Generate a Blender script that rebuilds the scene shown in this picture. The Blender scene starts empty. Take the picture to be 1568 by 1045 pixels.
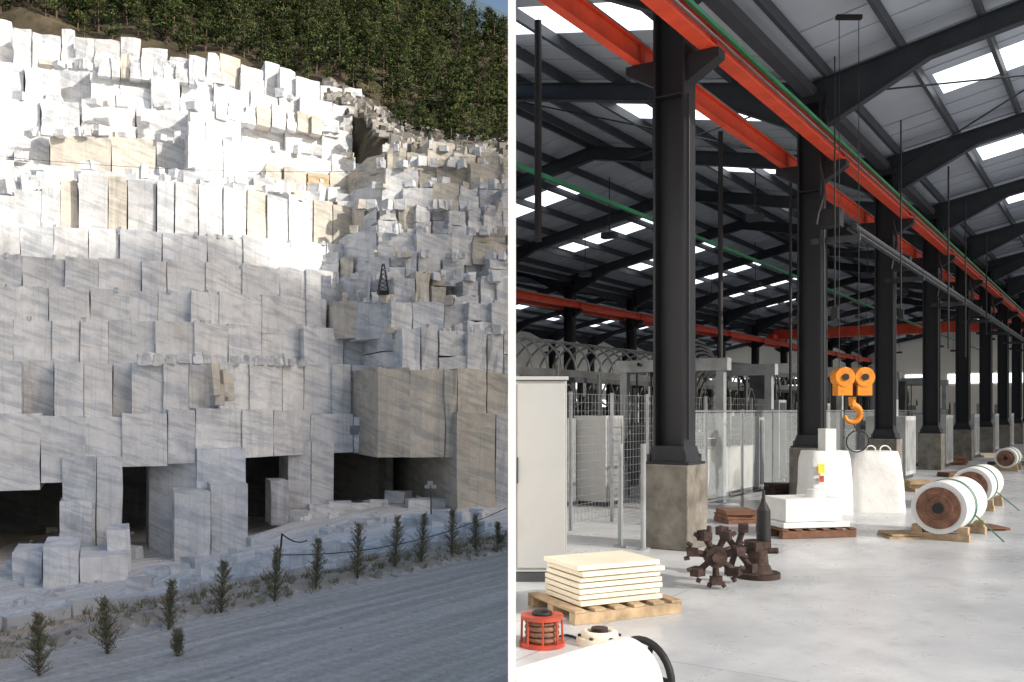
import bpy, bmesh, math, random
import numpy as np
from mathutils import Vector, Matrix, noise
random.seed(7)
R=random.uniform
F=1400.0; CX=784.0; HY=628.0; CZ=1.65
TH=math.atan(946/1400.0); CT=math.cos(TH); ST=math.sin(TH)
def W(px,py,Y): return Vector(((px-CX)/F*Y, Y, CZ+(HY-py)/F*Y))
def FL(px,py,z=0.0):
    Y=(CZ-z)*F/(py-HY); return Vector(((px-CX)/F*Y,Y,z))
scene=bpy.context.scene
scene.view_settings.view_transform='Standard'; scene.view_settings.look='None'; scene.view_settings.exposure=0
# ---------------------------------------------------------------- materials
def nt(name):
    m=bpy.data.materials.new(name); m.use_nodes=True
    t=m.node_tree; b=t.nodes['Principled BSDF']; return m,t,b
def N(t,typ,**k):
    n=t.nodes.new(typ)
    for a,v in k.items():
        if a in n.inputs: n.inputs[a].default_value=v
        else: setattr(n,a,v)
    return n
def mat(name,col,rough=.6,metal=0,var=.15,scale=3.0,bump=.0,bscale=20,dirt=None,dirt_amt=.5,spec=.4,dscale=1.0):
    m,t,b=nt(name); L=t.links.new
    b.inputs['Roughness'].default_value=rough; b.inputs['Metallic'].default_value=metal
    b.inputs['Specular IOR Level'].default_value=spec
    tc=N(t,'ShaderNodeTexCoord')
    n=N(t,'ShaderNodeTexNoise',Scale=scale,Detail=3.0,Roughness=.6); L(tc.outputs['Object'],n.inputs['Vector'])
    r=N(t,'ShaderNodeMapRange'); r.inputs['From Min'].default_value=.3; r.inputs['From Max'].default_value=.7
    r.inputs['To Min'].default_value=1-var; r.inputs['To Max'].default_value=1+var
    L(n.outputs['Fac'],r.inputs['Value'])
    mx=N(t,'ShaderNodeMix'); mx.data_type='RGBA'; mx.blend_type='MULTIPLY'; mx.inputs[0].default_value=1
    mx.inputs[6].default_value=(*col,1); L(r.outputs[0],mx.inputs[7]); out=mx.outputs[2]
    if dirt:
        n2=N(t,'ShaderNodeTexNoise',Scale=dscale,Detail=5.0,Roughness=.65); L(tc.outputs['Object'],n2.inputs['Vector'])
        r2=N(t,'ShaderNodeMapRange'); r2.inputs['From Min'].default_value=.5; r2.inputs['From Max'].default_value=.72
        r2.inputs['To Max'].default_value=dirt_amt; L(n2.outputs['Fac'],r2.inputs['Value'])
        m2=N(t,'ShaderNodeMix'); m2.data_type='RGBA'; L(r2.outputs[0],m2.inputs[0]); L(out,m2.inputs[6]); m2.inputs[7].default_value=(*dirt,1); out=m2.outputs[2]
    L(out,b.inputs['Base Color'])
    if bump:
        n3=N(t,'ShaderNodeTexNoise',Scale=bscale,Detail=4.0,Roughness=.6); L(tc.outputs['Object'],n3.inputs['Vector'])
        bp=N(t,'ShaderNodeBump',Strength=bump,Distance=.3 if bscale<5 else .03); L(n3.outputs['Fac'],bp.inputs['Height']); L(bp.outputs[0],b.inputs['Normal'])
    return m
def marble():
    m,t,b=nt('quarry_marble'); L=t.links.new
    b.inputs['Roughness'].default_value=.85; b.inputs['Specular IOR Level'].default_value=.15
    tc=N(t,'ShaderNodeTexCoord'); at=N(t,'ShaderNodeAttribute'); at.attribute_name='tint'
    off=N(t,'ShaderNodeMath',operation='MULTIPLY'); L(at.outputs['Alpha'],off.inputs[0]); off.inputs[1].default_value=90
    cmb=N(t,'ShaderNodeCombineXYZ'); L(off.outputs[0],cmb.inputs[0]); L(off.outputs[0],cmb.inputs[2])
    va=N(t,'ShaderNodeVectorMath',operation='ADD'); L(tc.outputs['Object'],va.inputs[0]); L(cmb.outputs[0],va.inputs[1])
    mp=N(t,'ShaderNodeMapping'); mp.vector_type='TEXTURE'; L(va.outputs[0],mp.inputs['Vector']); mp.inputs['Rotation'].default_value=(0,math.radians(20),0); mp.inputs['Scale'].default_value=(7,7,.9)
    n0=N(t,'ShaderNodeTexNoise',Scale=1.0,Detail=5.0,Roughness=.55,Distortion=.5); L(mp.outputs[0],n0.inputs['Vector'])
    r=N(t,'ShaderNodeValToRGB'); e=r.color_ramp.elements; e[0].position=.40; e[0].color=(.60,.64,.70,1); e[1].position=.53; e[1].color=(1,1,1,1); L(n0.outputs['Fac'],r.inputs[0])
    mx=N(t,'ShaderNodeMix'); mx.data_type='RGBA'; mx.blend_type='MULTIPLY'; mx.inputs[0].default_value=.62
    L(at.outputs['Color'],mx.inputs[6]); L(r.outputs[0],mx.inputs[7])
    n=N(t,'ShaderNodeTexNoise',Scale=.4,Detail=7.0,Roughness=.72); L(tc.outputs['Object'],n.inputs['Vector'])
    r1=N(t,'ShaderNodeMapRange'); r1.inputs['From Min'].default_value=.3; r1.inputs['From Max'].default_value=.7; r1.inputs['To Min'].default_value=.8; r1.inputs['To Max'].default_value=1.12
    L(n.outputs['Fac'],r1.inputs[0])
    m3=N(t,'ShaderNodeMix'); m3.data_type='RGBA'; m3.blend_type='MULTIPLY'; m3.inputs[0].default_value=1; L(mx.outputs[2],m3.inputs[6]); L(r1.outputs[0],m3.inputs[7])
    mp2=N(t,'ShaderNodeMapping'); L(va.outputs[0],mp2.inputs['Vector']); mp2.inputs['Scale'].default_value=(.5,.5,.06)
    n2=N(t,'ShaderNodeTexNoise',Scale=1.0,Detail=5.0,Roughness=.7); L(mp2.outputs[0],n2.inputs['Vector'])
    r2=N(t,'ShaderNodeMapRange'); r2.inputs['From Min'].default_value=.58; r2.inputs['From Max'].default_value=.76; r2.inputs['To Max'].default_value=.42; L(n2.outputs['Fac'],r2.inputs[0])
    m4=N(t,'ShaderNodeMix'); m4.data_type='RGBA'; L(r2.outputs[0],m4.inputs[0]); L(m3.outputs[2],m4.inputs[6]); m4.inputs[7].default_value=(.48,.40,.30,1)
    # vertical drill / saw lines only
    mp3=N(t,'ShaderNodeMapping'); L(va.outputs[0],mp3.inputs['Vector']); mp3.inputs['Scale'].default_value=(.55,.0,.012)
    v=N(t,'ShaderNodeTexVoronoi',Scale=1.0); v.feature='DISTANCE_TO_EDGE'; L(mp3.outputs[0],v.inputs['Vector'])
    r3=N(t,'ShaderNodeMapRange'); r3.inputs['From Max'].default_value=.03; r3.inputs['To Min'].default_value=.6; L(v.outputs['Distance'],r3.inputs[0])
    m5=N(t,'ShaderNodeMix'); m5.data_type='RGBA'; m5.blend_type='MULTIPLY'; m5.inputs[0].default_value=.35; L(m4.outputs[2],m5.inputs[6]); L(r3.outputs[0],m5.inputs[7])
    L(m5.outputs[2],b.inputs['Base Color'])
    bp=N(t,'ShaderNodeBump',Strength=.6,Distance=.35); L(n.outputs['Fac'],bp.inputs['Height']); L(bp.outputs[0],b.inputs['Normal'])
    return m
M_marble=marble()
M_white=mat('white_paint',(.86,.86,.86),.5,var=.02)
M_col=mat('dark_steel_paint',(.013,.014,.018),.5,var=.2,scale=2)
M_raft=mat('rafter_paint',(.028,.033,.042),.5,var=.2)
M_orange=mat('orange_crane_paint',(.70,.075,.03),.5,var=.15)
M_green=mat('green_rail',(.03,.22,.10),.5)
M_conc=mat('pedestal_concrete',(.19,.175,.15),.9,var=.3,scale=4,bump=.5,bscale=14,dirt=(.07,.06,.05),dirt_amt=.8,dscale=2.5)
M_roof=mat('roof_sheet',(.48,.52,.58),.6,var=.14,scale=.4)
M_purl=mat('purlin_steel',(.06,.066,.078),.5)
M_wall=mat('beige_wall_cladding',(.72,.68,.60),.8,var=.08,scale=.3)
M_cab=mat('grey_cabinet_paint',(.37,.375,.375),.45,var=.05,dirt=(.28,.27,.26),dirt_amt=.4,dscale=3)
M_steel=mat('galvanised_steel',(.30,.31,.33),.4,.6,var=.2)
M_mach=mat('machine_grey_paint',(.27,.29,.30),.5,var=.2,dirt=(.12,.11,.10),dirt_amt=.6,dscale=2)
M_machw=mat('machine_pale_paint',(.42,.43,.42),.5,var=.15,dirt=(.2,.19,.17),dirt_amt=.6,dscale=2)
M_machd=mat('machine_dark_steel',(.06,.065,.07),.5,.3,var=.3)
M_black=mat('black_rubber',(.015,.015,.017),.6)
M_wood=mat('pallet_wood',(.40,.29,.18),.8,var=.3,scale=8,bump=.2)
M_woodd=mat('old_timber',(.16,.08,.05),.85,var=.3,scale=8)
M_slab=mat('cut_marble_slab',(.74,.67,.54),.5,var=.08,scale=3)
M_slab2=mat('wrapped_white_block',(.74,.74,.73),.6,var=.06,scale=2.5,bump=.10,bscale=4,dirt=(.58,.57,.54),dirt_amt=.5,dscale=3)
M_rust=mat('rusty_iron',(.055,.035,.03),.75,.3,var=.5,scale=9,bump=.5)
M_rust2=mat('rusty_disc',(.22,.11,.07),.75,.1,var=.4,scale=9,bump=.4,dirt=(.08,.04,.03),dirt_amt=.8,dscale=6)
M_red=mat('red_paint',(.45,.06,.03),.5,var=.3,dirt=(.12,.05,.04),dirt_amt=.8,dscale=8)
M_yel=mat('crane_yellow_paint',(.80,.27,.02),.45,var=.15,dirt=(.25,.12,.03),dirt_amt=.6,dscale=7)
M_gstrap=mat('green_strap',(.05,.18,.13),.5)
M_yellow=mat('yellow_sign',(.8,.6,.05),.5)
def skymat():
    m,t,b=nt('glowing_daylight_panel'); b.inputs['Base Color'].default_value=(.9,.93,.95,1); b.inputs['Roughness'].default_value=.4
    b.inputs['Emission Color'].default_value=(.93,.97,1,1); b.inputs['Emission Strength'].default_value=2.0  # emission added so panels glow in place of daylight from above
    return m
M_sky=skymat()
def glassmat():
    m,t,b=nt('acrylic_screen'); b.inputs['Base Color'].default_value=(.75,.8,.82,1); b.inputs['Roughness'].default_value=.15; b.inputs['Alpha'].default_value=.13
    return m
M_glass=glassmat()
def floormat():
    m,t,b=nt('polished_concrete_floor'); L=t.links.new
    tc=N(t,'ShaderNodeTexCoord')
    n=N(t,'ShaderNodeTexNoise',Scale=.55,Detail=7.0,Roughness=.65); L(tc.outputs['Object'],n.inputs['Vector'])
    r=N(t,'ShaderNodeValToRGB'); r.color_ramp.elements[0].position=.33; r.color_ramp.elements[0].color=(.38,.40,.43,1); r.color_ramp.elements[1].position=.68; r.color_ramp.elements[1].color=(.65,.665,.68,1)
    L(n.outputs['Fac'],r.inputs[0])
    mp=N(t,'ShaderNodeMapping'); L(tc.outputs['Object'],mp.inputs['Vector']); mp.inputs['Rotation'].default_value=(0,0,TH); mp.inputs['Location'].default_value=(.35,.2,0)
    bk=N(t,'ShaderNodeTexBrick'); bk.offset=0; bk.inputs['Scale'].default_value=1.0; bk.inputs['Brick Width'].default_value=3.0; bk.inputs['Row Height'].default_value=5.76; bk.inputs['Mortar Size'].default_value=.006
    bk.inputs['Color1'].default_value=(1,1,1,1); bk.inputs['Color2'].default_value=(.94,.94,.94,1); bk.inputs['Mortar'].default_value=(.5,.5,.5,1); L(mp.outputs[0],bk.inputs['Vector'])
    mx=N(t,'ShaderNodeMix'); mx.data_type='RGBA'; mx.blend_type='MULTIPLY'; mx.inputs[0].default_value=1; L(r.outputs[0],mx.inputs[6]); L(bk.outputs[0],mx.inputs[7])
    n2=N(t,'ShaderNodeTexNoise',Scale=2.3,Detail=8.0,Roughness=.75); L(tc.outputs['Object'],n2.inputs['Vector'])
    r2=N(t,'ShaderNodeMapRange'); r2.inputs['From Min'].default_value=.52; r2.inputs['From Max'].default_value=.75; r2.inputs['To Max'].default_value=.65; L(n2.outputs['Fac'],r2.inputs[0])
    m2=N(t,'ShaderNodeMix'); m2.data_type='RGBA'; L(r2.outputs[0],m2.inputs[0]); L(mx.outputs[2],m2.inputs[6]); m2.inputs[7].default_value=(.29,.29,.29,1)
    L(m2.outputs[2],b.inputs['Base Color'])
    r3=N(t,'ShaderNodeMapRange'); r3.inputs['To Min'].default_value=.12; r3.inputs['To Max'].default_value=.5; L(n2.outputs['Fac'],r3.inputs[0]); L(r3.outputs[0],b.inputs['Roughness'])
    return m
M_floor=floormat()
def groundmat():
    m,t,b=nt('gravel_ground'); L=t.links.new; b.inputs['Roughness'].default_value=.95; b.inputs['Specular IOR Level'].default_value=.05
    tc=N(t,'ShaderNodeTexCoord'); at=N(t,'ShaderNodeAttribute'); at.attribute_name='tint'
    n=N(t,'ShaderNodeTexNoise',Scale=2.6,Detail=9.0,Roughness=.8); L(tc.outputs['Object'],n.inputs['Vector'])
    r=N(t,'ShaderNodeMapRange'); r.inputs['From Min'].default_value=.3; r.inputs['From Max'].default_value=.7; r.inputs['To Min'].default_value=.74; r.inputs['To Max'].default_value=1.18; L(n.outputs['Fac'],r.inputs[0])
    mx=N(t,'ShaderNodeMix'); mx.data_type='RGBA'; mx.blend_type='MULTIPLY'; mx.inputs[0].default_value=1; L(at.outputs['Color'],mx.inputs[6]); L(r.outputs[0],mx.inputs[7])
    mp=N(t,'ShaderNodeMapping'); mp.vector_type='TEXTURE'; L(tc.outputs['Object'],mp.inputs['Vector']); mp.inputs['Rotation'].default_value=(0,0,math.radians(54.2)); mp.inputs['Scale'].default_value=(30,1,1)
    n4=N(t,'ShaderNodeTexNoise',Scale=1.2,Detail=5.0,Roughness=.65); L(mp.outputs[0],n4.inputs['Vector'])
    r4=N(t,'ShaderNodeMapRange'); r4.inputs['From Min'].default_value=.38; r4.inputs['From Max'].default_value=.62; r4.inputs['To Min'].default_value=.66; r4.inputs['To Max'].default_value=1.15; L(n4.outputs['Fac'],r4.inputs[0])
    m2=N(t,'ShaderNodeMix'); m2.data_type='RGBA'; m2.blend_type='MULTIPLY'; m2.inputs[0].default_value=.6; L(mx.outputs[2],m2.inputs[6]); L(r4.outputs[0],m2.inputs[7])
    L(m2.outputs[2],b.inputs['Base Color'])
    v=N(t,'ShaderNodeTexVoronoi',Scale=4.5); L(tc.outputs['Object'],v.inputs['Vector'])
    mp3=N(t,'ShaderNodeMapping'); mp3.vector_type='TEXTURE'; L(tc.outputs['Object'],mp3.inputs['Vector']); mp3.inputs['Rotation'].default_value=(0,0,math.radians(54.2))
    wv=N(t,'ShaderNodeTexWave',Scale=.7,Distortion=4.0,Detail=3.0); wv.bands_direction='X'; L(mp3.outputs[0],wv.inputs['Vector'])
    ml=N(t,'ShaderNodeMath',operation='MULTIPLY'); L(wv.outputs['Fac'],ml.inputs[0]); L(n4.outputs['Fac'],ml.inputs[1])
    ad=N(t,'ShaderNodeMath',operation='ADD'); L(v.outputs['Distance'],ad.inputs[0]); L(ml.outputs[0],ad.inputs[1])
    bp=N(t,'ShaderNodeBump',Strength=.5,Distance=.12); L(ad.outputs[0],bp.inputs['Height'])
    L(bp.outputs[0],b.inputs['Normal']); return m
M_ground=groundmat()
M_forest=mat('forest_floor',(.10,.08,.05),.95,var=.5,scale=.3,dirt=(.04,.045,.022),dirt_amt=.8,dscale=.15)
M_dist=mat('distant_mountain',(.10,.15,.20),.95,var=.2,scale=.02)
M_hill=mat('mountain_rock_and_scrub',(.30,.28,.22),.95,var=.4,scale=.02)
M_bark=mat('bark',(.15,.10,.07),.9,var=.3)
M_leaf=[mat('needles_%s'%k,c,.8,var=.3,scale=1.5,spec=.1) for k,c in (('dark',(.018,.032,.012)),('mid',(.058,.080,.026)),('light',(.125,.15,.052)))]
M_sap=[mat('sapling_%s'%k,c,.8,var=.3,spec=.1) for k,c in (('green',(.16,.19,.10)),('olive',(.28,.27,.16)),('brown',(.38,.28,.18)))]
# ---------------------------------------------------------------- mesh builder
class MB:
    def __init__(s): s.v=[];s.f=[];s.m=[];s.c=[];s.sm=[]
    def add(s,vs,fs,mi=0,col=(1,1,1),M=None,smooth=False):
        o=len(s.v); col=(*col[:3],random.random())
        s.v+= [tuple(M@Vector(q)) if M else tuple(q) for q in vs]
        for f in fs: s.f.append([i+o for i in f]); s.m.append(mi); s.c.append(col); s.sm.append(smooth)
    def box(s,x0,x1,y0,y1,z0,z1,mi=0,col=(1,1,1),M=None,j=0):
        vs=[(x,y,z) for z in (z0,z1) for y in (y0,y1) for x in (x0,x1)]
        if j: vs=[(a+R(-j,j),b+R(-j,j),c+R(-j,j)) for a,b,c in vs]
        s.add(vs,[(0,2,3,1),(4,5,7,6),(0,1,5,4),(2,6,7,3),(0,4,6,2),(1,3,7,5)],mi,col,M)
    def obox(s,c,sx,sy,sz,rot=0,mi=0,col=(1,1,1),j=0,tilt=0):
        M=Matrix.Translation(c)@Matrix.Rotation(rot,4,'Z')@Matrix.Rotation(tilt,4,'X')
        s.box(-sx/2,sx/2,-sy/2,sy/2,0,sz,mi,col,M,j)
    def cyl(s,p0,p1,r0,r1=None,n=12,mi=0,cap=True,col=(1,1,1),capmi=None,M=None):
        r1=r0 if r1 is None else r1; p0=Vector(p0);p1=Vector(p1); d=(p1-p0).normalized()
        a=d.orthogonal().normalized(); b=d.cross(a)
        vs=[]
        for p,r in ((p0,r0),(p1,r1)):
            for i in range(n):
                t=2*math.pi*i/n; vs.append(p+a*math.cos(t)*r+b*math.sin(t)*r)
        s.add(vs,[(i,(i+1)%n,n+(i+1)%n,n+i) for i in range(n)],mi,col,M,True)
        if cap: s.add(vs,[tuple(range(n-1,-1,-1)),tuple(range(n,2*n))],mi if capmi is None else capmi,col,M)
    def tube(s,pts,r,n=6,mi=0,col=(1,1,1)):
        for a,b in zip(pts[:-1],pts[1:]): s.cyl(a,b,r,r,n,mi,False,col)
    def prism(s,poly,axis0,axis1,mi=0,col=(1,1,1)):
        n=len(poly); vs=[(p[0],axis0,p[1]) for p in poly]+[(p[0],axis1,p[1]) for p in poly]
        s.add(vs,[tuple(range(n)),tuple(range(2*n-1,n-1,-1))]+[(i,n+i,n+(i+1)%n,(i+1)%n) for i in range(n)],mi,col)
    def torus(s,c,ax,Rr,r,n=24,k=8,mi=0):
        c=Vector(c);d=Vector(ax).normalized();a=d.orthogonal().normalized();b=d.cross(a); vs=[];fs=[]
        for i in range(n):
            t=2*math.pi*i/n; q=a*math.cos(t)+b*math.sin(t)
            for j in range(k):
                u=2*math.pi*j/k; vs.append(c+q*(Rr+r*math.cos(u))+d*r*math.sin(u))
        for i in range(n):
            for j in range(k): fs.append((i*k+j,((i+1)%n)*k+j,((i+1)%n)*k+(j+1)%k,i*k+(j+1)%k))
        s.add(vs,fs,mi,(1,1,1),None,True)
    def make(s,name,mats,parent=None,clip=0,fac=False,bevel=0):
        me=bpy.data.meshes.new(name); vs=s.v
        if fac: vs=[(v*CT+y*ST,-v*ST+y*CT,z) for v,y,z in vs]
        me.from_pydata(vs,[],s.f)
        for m in mats: me.materials.append(m)
        me.polygons.foreach_set('material_index',s.m)
        me.polygons.foreach_set('use_smooth',s.sm)
        ca=me.attributes.new('tint','FLOAT_COLOR','CORNER'); arr=[]
        for f,c in zip(s.f,s.c): arr+= [c[0],c[1],c[2],c[3] if len(c)>3 else .5]*len(f)
        ca.data.foreach_set('color',arr)
        me.validate()
        bm=bmesh.new(); bm.from_mesh(me)
        bmesh.ops.recalc_face_normals(bm,faces=bm.faces)
        if clip:
            g=bm.verts[:]+bm.edges[:]+bm.faces[:]
            bmesh.ops.bisect_plane(bm,geom=g,plane_co=(.0225*clip,0,0),plane_no=(1,0,0),clear_inner=clip>0,clear_outer=clip<0)
        bm.to_mesh(me); bm.free()
        o=bpy.data.objects.new(name,me); scene.collection.objects.link(o)
        if parent: o.parent=parent
        if bevel:
            b=o.modifiers.new('b','BEVEL'); b.width=bevel; b.segments=2; b.limit_method='ANGLE'
        return o
def empty(name):
    e=bpy.data.objects.new(name,None); scene.collection.objects.link(e); e.empty_display_size=.1; return e
# ================================================================= QUARRY
ip=np.interp
def wcol(b=.82): 
    k=R(.90,1.05)*b; w=R(-.015,.010); return (k*(1+w),k,k*(1-w))
def beige(b=.6):
    k=R(.88,1.08)*b; return (k,k*.92,k*.79)
def ochre():
    k=R(.8,1.1)*.68; return (k,k*.78,k*.52)
SH=-.45
def block(mb,pa,pb,Ya,Yb,zt,zb,depth,col,j=.12,lean=0):
    xa=(pa-CX)/F*Ya; xb=(pb-CX)/F*Yb; n=4
    vs=[];
    for k in range(n):
        for i in range(n):
            u=i/(n-1); w=k/(n-1)
            x=xa+(xb-xa)*u; y=Ya+(Yb-Ya)*u; z=zb+(zt-zb)*w
            y+=R(-j,j)+w*lean; x+=R(-j,j)*.5; z+=R(-j,j)*(.8 if k==n-1 else 0)
            vs.append((x,y,z))
    b0=len(vs)
    dx=SH*depth
    vs+=[(xa+dx,Ya+depth,zb),(xb+dx,Yb+depth,zb),(xb+dx,Yb+depth,zt),(xa+dx,Ya+depth,zt)]
    fs=[(k*n+i,k*n+i+1,(k+1)*n+i+1,(k+1)*n+i) for k in range(n-1) for i in range(n-1)]
    fs.append(tuple([n*(n-1)+i for i in range(n)]+[b0+2,b0+3]))
    fs.append(tuple([n*k for k in range(n)]+[b0+3,b0]))
    fs.append(tuple([n*k+n-1 for k in range(n)]+[b0+2,b0+1]))
    fs.append(tuple([i for i in range(n)]+[b0+1,b0]))
    fs.append((b0,b0+1,b0+2,b0+3))
    mb.add(vs,fs,0,col)
def rowf(mb,top,bot,Yf,px0,px1,w,depth=20,jd=.5,jh=.15,gap=.5,colf=None,miss=0,split=0,j=.12,md=(2,5)):
    px=px0
    while px<px1-3:
        pw=R(*w); pe=min(px+pw,px1)
        if px1-pe<6: pe=px1
        m=(px+pe)/2; dj=R(0,jd)
        if random.random()<miss: dj+=R(*md)
        tw=R(-.25,.25)*min(jd,1.5)
        Ya=Yf(px)+dj+tw; Yb=Yf(pe)+dj-tw; Ym=(Ya+Yb)/2
        zt=CZ+(HY-top(m))/F*Ym+R(-jh,jh); zb=CZ+(HY-bot(m))/F*Ym-1.5
        c=colf(m) if colf else wcol(); gg=gap*R(.5,1.6)
        if split and random.random()<split:
            zm=zb+(zt-zb)*R(.45,.7)
            block(mb,px+gg/2,pe-gg/2,Ya-R(0,.6),Yb-R(0,.6),zm-.12,zb,depth,c,j)
            kk=R(.88,1.05); c=tuple(q*kk for q in c)
            block(mb,px+gg/2+R(0,2),pe-gg/2-R(0,2),Ya+R(0,.9),Yb+R(0,.9),zt,zm+.08,depth,c,j)
        else: block(mb,px+gg/2,pe-gg/2,Ya,Yb,zt,zb,depth,c,j)
        px=pe
q=MB()
def Yb0(p): return ip(p,[-80,0,140,300,470,545],[114,118,122,127,148,154])
tops=[(632,640,625,628,640),(552,556,554,557,560),(488,490,494,500,505),(438,442,448,455,462),(392,396,404,412,420),(345,350,360,368,378),
 (300,268,284,302,318),(238,258,272,284,292),(205,204,215,232,240),(150,158,165,190,205),(92,105,118,150,168),(28,58,84,112,135)]
offs=[0,4,10,13.5,17,20.5,24,41,49,58,66,74]
XP=[0,150,300,450,545]
def tf(i): return lambda p: float(ip(p,XP,tops[i]))
ptop=lambda p: float(ip(p,[0,95,190,375,510,545],[738,722,700,686,680,680]))
def c_mid(p):
    r=random.random()
    return beige(.72) if r<.02 else wcol(.82)
def c_ledge(p): return beige(.68) if (85<p<240 or 380<p<545) and random.random()<.6 else wcol(.74)
def c_up(p):
    r=random.random()
    if p>380 and r<.15: return beige(.78)
    return beige(.78) if r<.04 else wcol(.85)
def c_up2(p):
    r=random.random()
    if p<130 and r<.35: return beige(.64)
    return beige(.70) if r<.08 else wcol(.83)
fo=lambda i:(lambda p: float(Yb0(p))+offs[i])
rowf(q,tf(0),ptop,fo(0),-130,560,(40,76),36,.5,.08,.8,c_mid)
rowf(q,tf(1),tf(0),fo(1),-130,575,(28,56),20,1.8,.12,1.1,c_mid,.2,.06,md=(2.5,4))
rowf(q,tf(2),tf(1),fo(2),-130,585,(40,80),20,1.5,.12,.9,c_mid,.12,md=(2.5,4))
rowf(q,tf(3),tf(2),fo(3),-130,500,(42,78),20,1.3,.14,1.0,c_mid)
rowf(q,tf(4),tf(3),fo(4),-130,520,(38,70),20,1.3,.14,1.0,c_mid)
rowf(q,tf(5),tf(4),fo(5),-130,535,(46,80),20,1.3,.14,1.0,c_mid)
rowf(q,tf(6),tf(5),fo(6),-130,92,(30,60),22,.9,.2,.9,lambda p:wcol(.78))
rowf(q,tf(6),lambda p:tf(5)(p)+4,fo(6),92,548,(26,48),22,1.4,.35,1.8,c_ledge,.05)
rowf(q,tf(7),lambda p:tf(6)(p)+10,fo(7),-90,545,(30,80),22,3.5,1.0,1.1,c_up,.25)
rowf(q,tf(8),lambda p:tf(7)(p)+8,fo(8),-90,545,(48,100),22,4.0,.9,1.0,c_up,.2)
rowf(q,tf(9),lambda p:tf(8)(p)+8,fo(9),-90,540,(44,90),22,4.0,1.0,1.1,c_up,.2,.12,.2)
rowf(q,tf(10),lambda p:tf(9)(p)+8,fo(10),-90,540,(28,60),22,3.5,1.2,1.3,c_up2,.2,.35,.25)
rowf(q,tf(11),lambda p:tf(10)(p)+8,fo(11),-90,555,(20,44),22,3.5,1.5,1.4,c_up2,.2,.55,.3)
rowf(q,lambda p:tf(10)(p)-22,tf(10),fo(10),150,300,(12,24),5,1.5,.8,1.2,c_up,0,.5,.2)
rowf(q,lambda p:tf(9)(p)-20,tf(9),fo(9),330,520,(16,32),5,1.5,1.0,1.4,c_up,0,.3,.2)
rowf(q,lambda p:tf(8)(p)-28,tf(8),lambda p:fo(8)(p)-3,288,345,(26,34),8,.5,.4,1,lambda p:wcol(.84))
rowf(q,lambda p:tf(8)(p)-4,lambda p:tf(7)(p)+6,lambda p:fo(8)(p)-4,288,372,(36,54),12,1.5,.4,1.2,lambda p:wcol(.84))
rowf(q,lambda p:tf(7)(p)-26,tf(7),fo(7),405,535,(26,40),7,1.4,1.0,1.4,lambda p:random.choice((ochre(),beige(.74),beige(.78))),0,.6,.2)
YR0=lambda p: float(ip(p,[480,545,580,700,810],[156,150,143,145,150]))
rt=[(562,566,572),(505,507,510),(460,462,466),(425,425,430),(390,392,395),(354,356,358),(318,318,320),(286,284,288),(256,252,262),(232,226,246)]
ro=[0,4,8,11,15,18,23,28,35,42]
XR=[545,660,800]
rtf=lambda i:(lambda p: float(ip(p,XR,rt[i])))
rfo=lambda i:(lambda p: YR0(p)+ro[i])
def c_r(p):
    r=random.random(); return beige(.62) if r<.2 else wcol(.72)
def c_rb(p): return beige(.58) if random.random()<.7 else wcol(.68)
rowf(q,rtf(0),lambda p:686,rfo(0),578,700,(40,62),34,.8,.1,1.0,c_rb,j=.25)
rowf(q,rtf(0),lambda p:632,rfo(0),700,812,(34,56),20,1.2,.3,1.2,c_r,j=.3)
rowf(q,lambda p:632,lambda p:765,lambda p:YR0(p)-1.5,700,812,(35,60),34,.5,.2,1.2,c_rb,0,.5,j=.25)
lo=[590,585,510,488,492,532,542,540,545,560]
wr=[0,(22,46),(30,54),(16,34),(18,38),(28,64),(16,32),(24,50),(26,54),(24,46)]
for i in range(1,10):
    rowf(q,rtf(i),rtf(i-1),rfo(i),lo[i],812,wr[i],20,[0,2.2,1.8,3.2,3.2,1.6,3,2.2,3,3.5][i],[0,.4,.3,.9,.8,.3,.9,.6,1.2,1.6][i],[0,1.5,1.1,2.2,2.2,1.1,2.4,1.4,1.5,1.6][i],c_rb if i in (8,9) else c_r,.12,.3,j=.28)
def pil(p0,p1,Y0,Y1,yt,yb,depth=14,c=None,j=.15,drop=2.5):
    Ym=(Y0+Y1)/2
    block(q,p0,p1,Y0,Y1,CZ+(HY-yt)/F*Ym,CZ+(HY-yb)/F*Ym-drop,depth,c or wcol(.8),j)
pil(95,147,120.5,121,700,830,9); pil(148.4,187,121,121.8,700,826,9)
pil(92,140,118,118.5,768,832,5); 
pil(228,300,131,127.5,690,850,8,wcol(.78)); pil(301,376,126.5,127.5,688,853,8,wcol(.82)); pil(268,322,122,122,752,852,6); pil(323,379,122.5,123,742,845,6)
pil(442,475.5,147,147.5,676,783,8); pil(476.5,511,147.5,149,676,783,8); pil(415,442,143,143,736,780,5)
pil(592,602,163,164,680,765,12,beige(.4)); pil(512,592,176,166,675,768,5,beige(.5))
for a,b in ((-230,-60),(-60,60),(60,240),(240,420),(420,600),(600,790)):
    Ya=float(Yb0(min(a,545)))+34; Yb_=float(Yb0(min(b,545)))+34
    pil(a,b,Ya,Yb_,650,880,4,(.2,.2,.2))  # dark tint puts the cave's shade into the back wall colour
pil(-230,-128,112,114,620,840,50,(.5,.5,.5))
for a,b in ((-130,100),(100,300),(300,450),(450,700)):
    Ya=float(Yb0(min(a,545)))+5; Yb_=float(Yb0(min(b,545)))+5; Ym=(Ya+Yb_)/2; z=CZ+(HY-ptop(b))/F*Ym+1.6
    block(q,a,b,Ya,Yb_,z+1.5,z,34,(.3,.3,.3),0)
pil(66,120,104,105,838,905,9,wcol(.82)); pil(122,195,106,110,852,935,9,wcol(.78)); pil(165,200,112,114,812,880,6,wcol(.8))
pil(20,64,108,108,846,905,7,wcol(.78))
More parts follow.
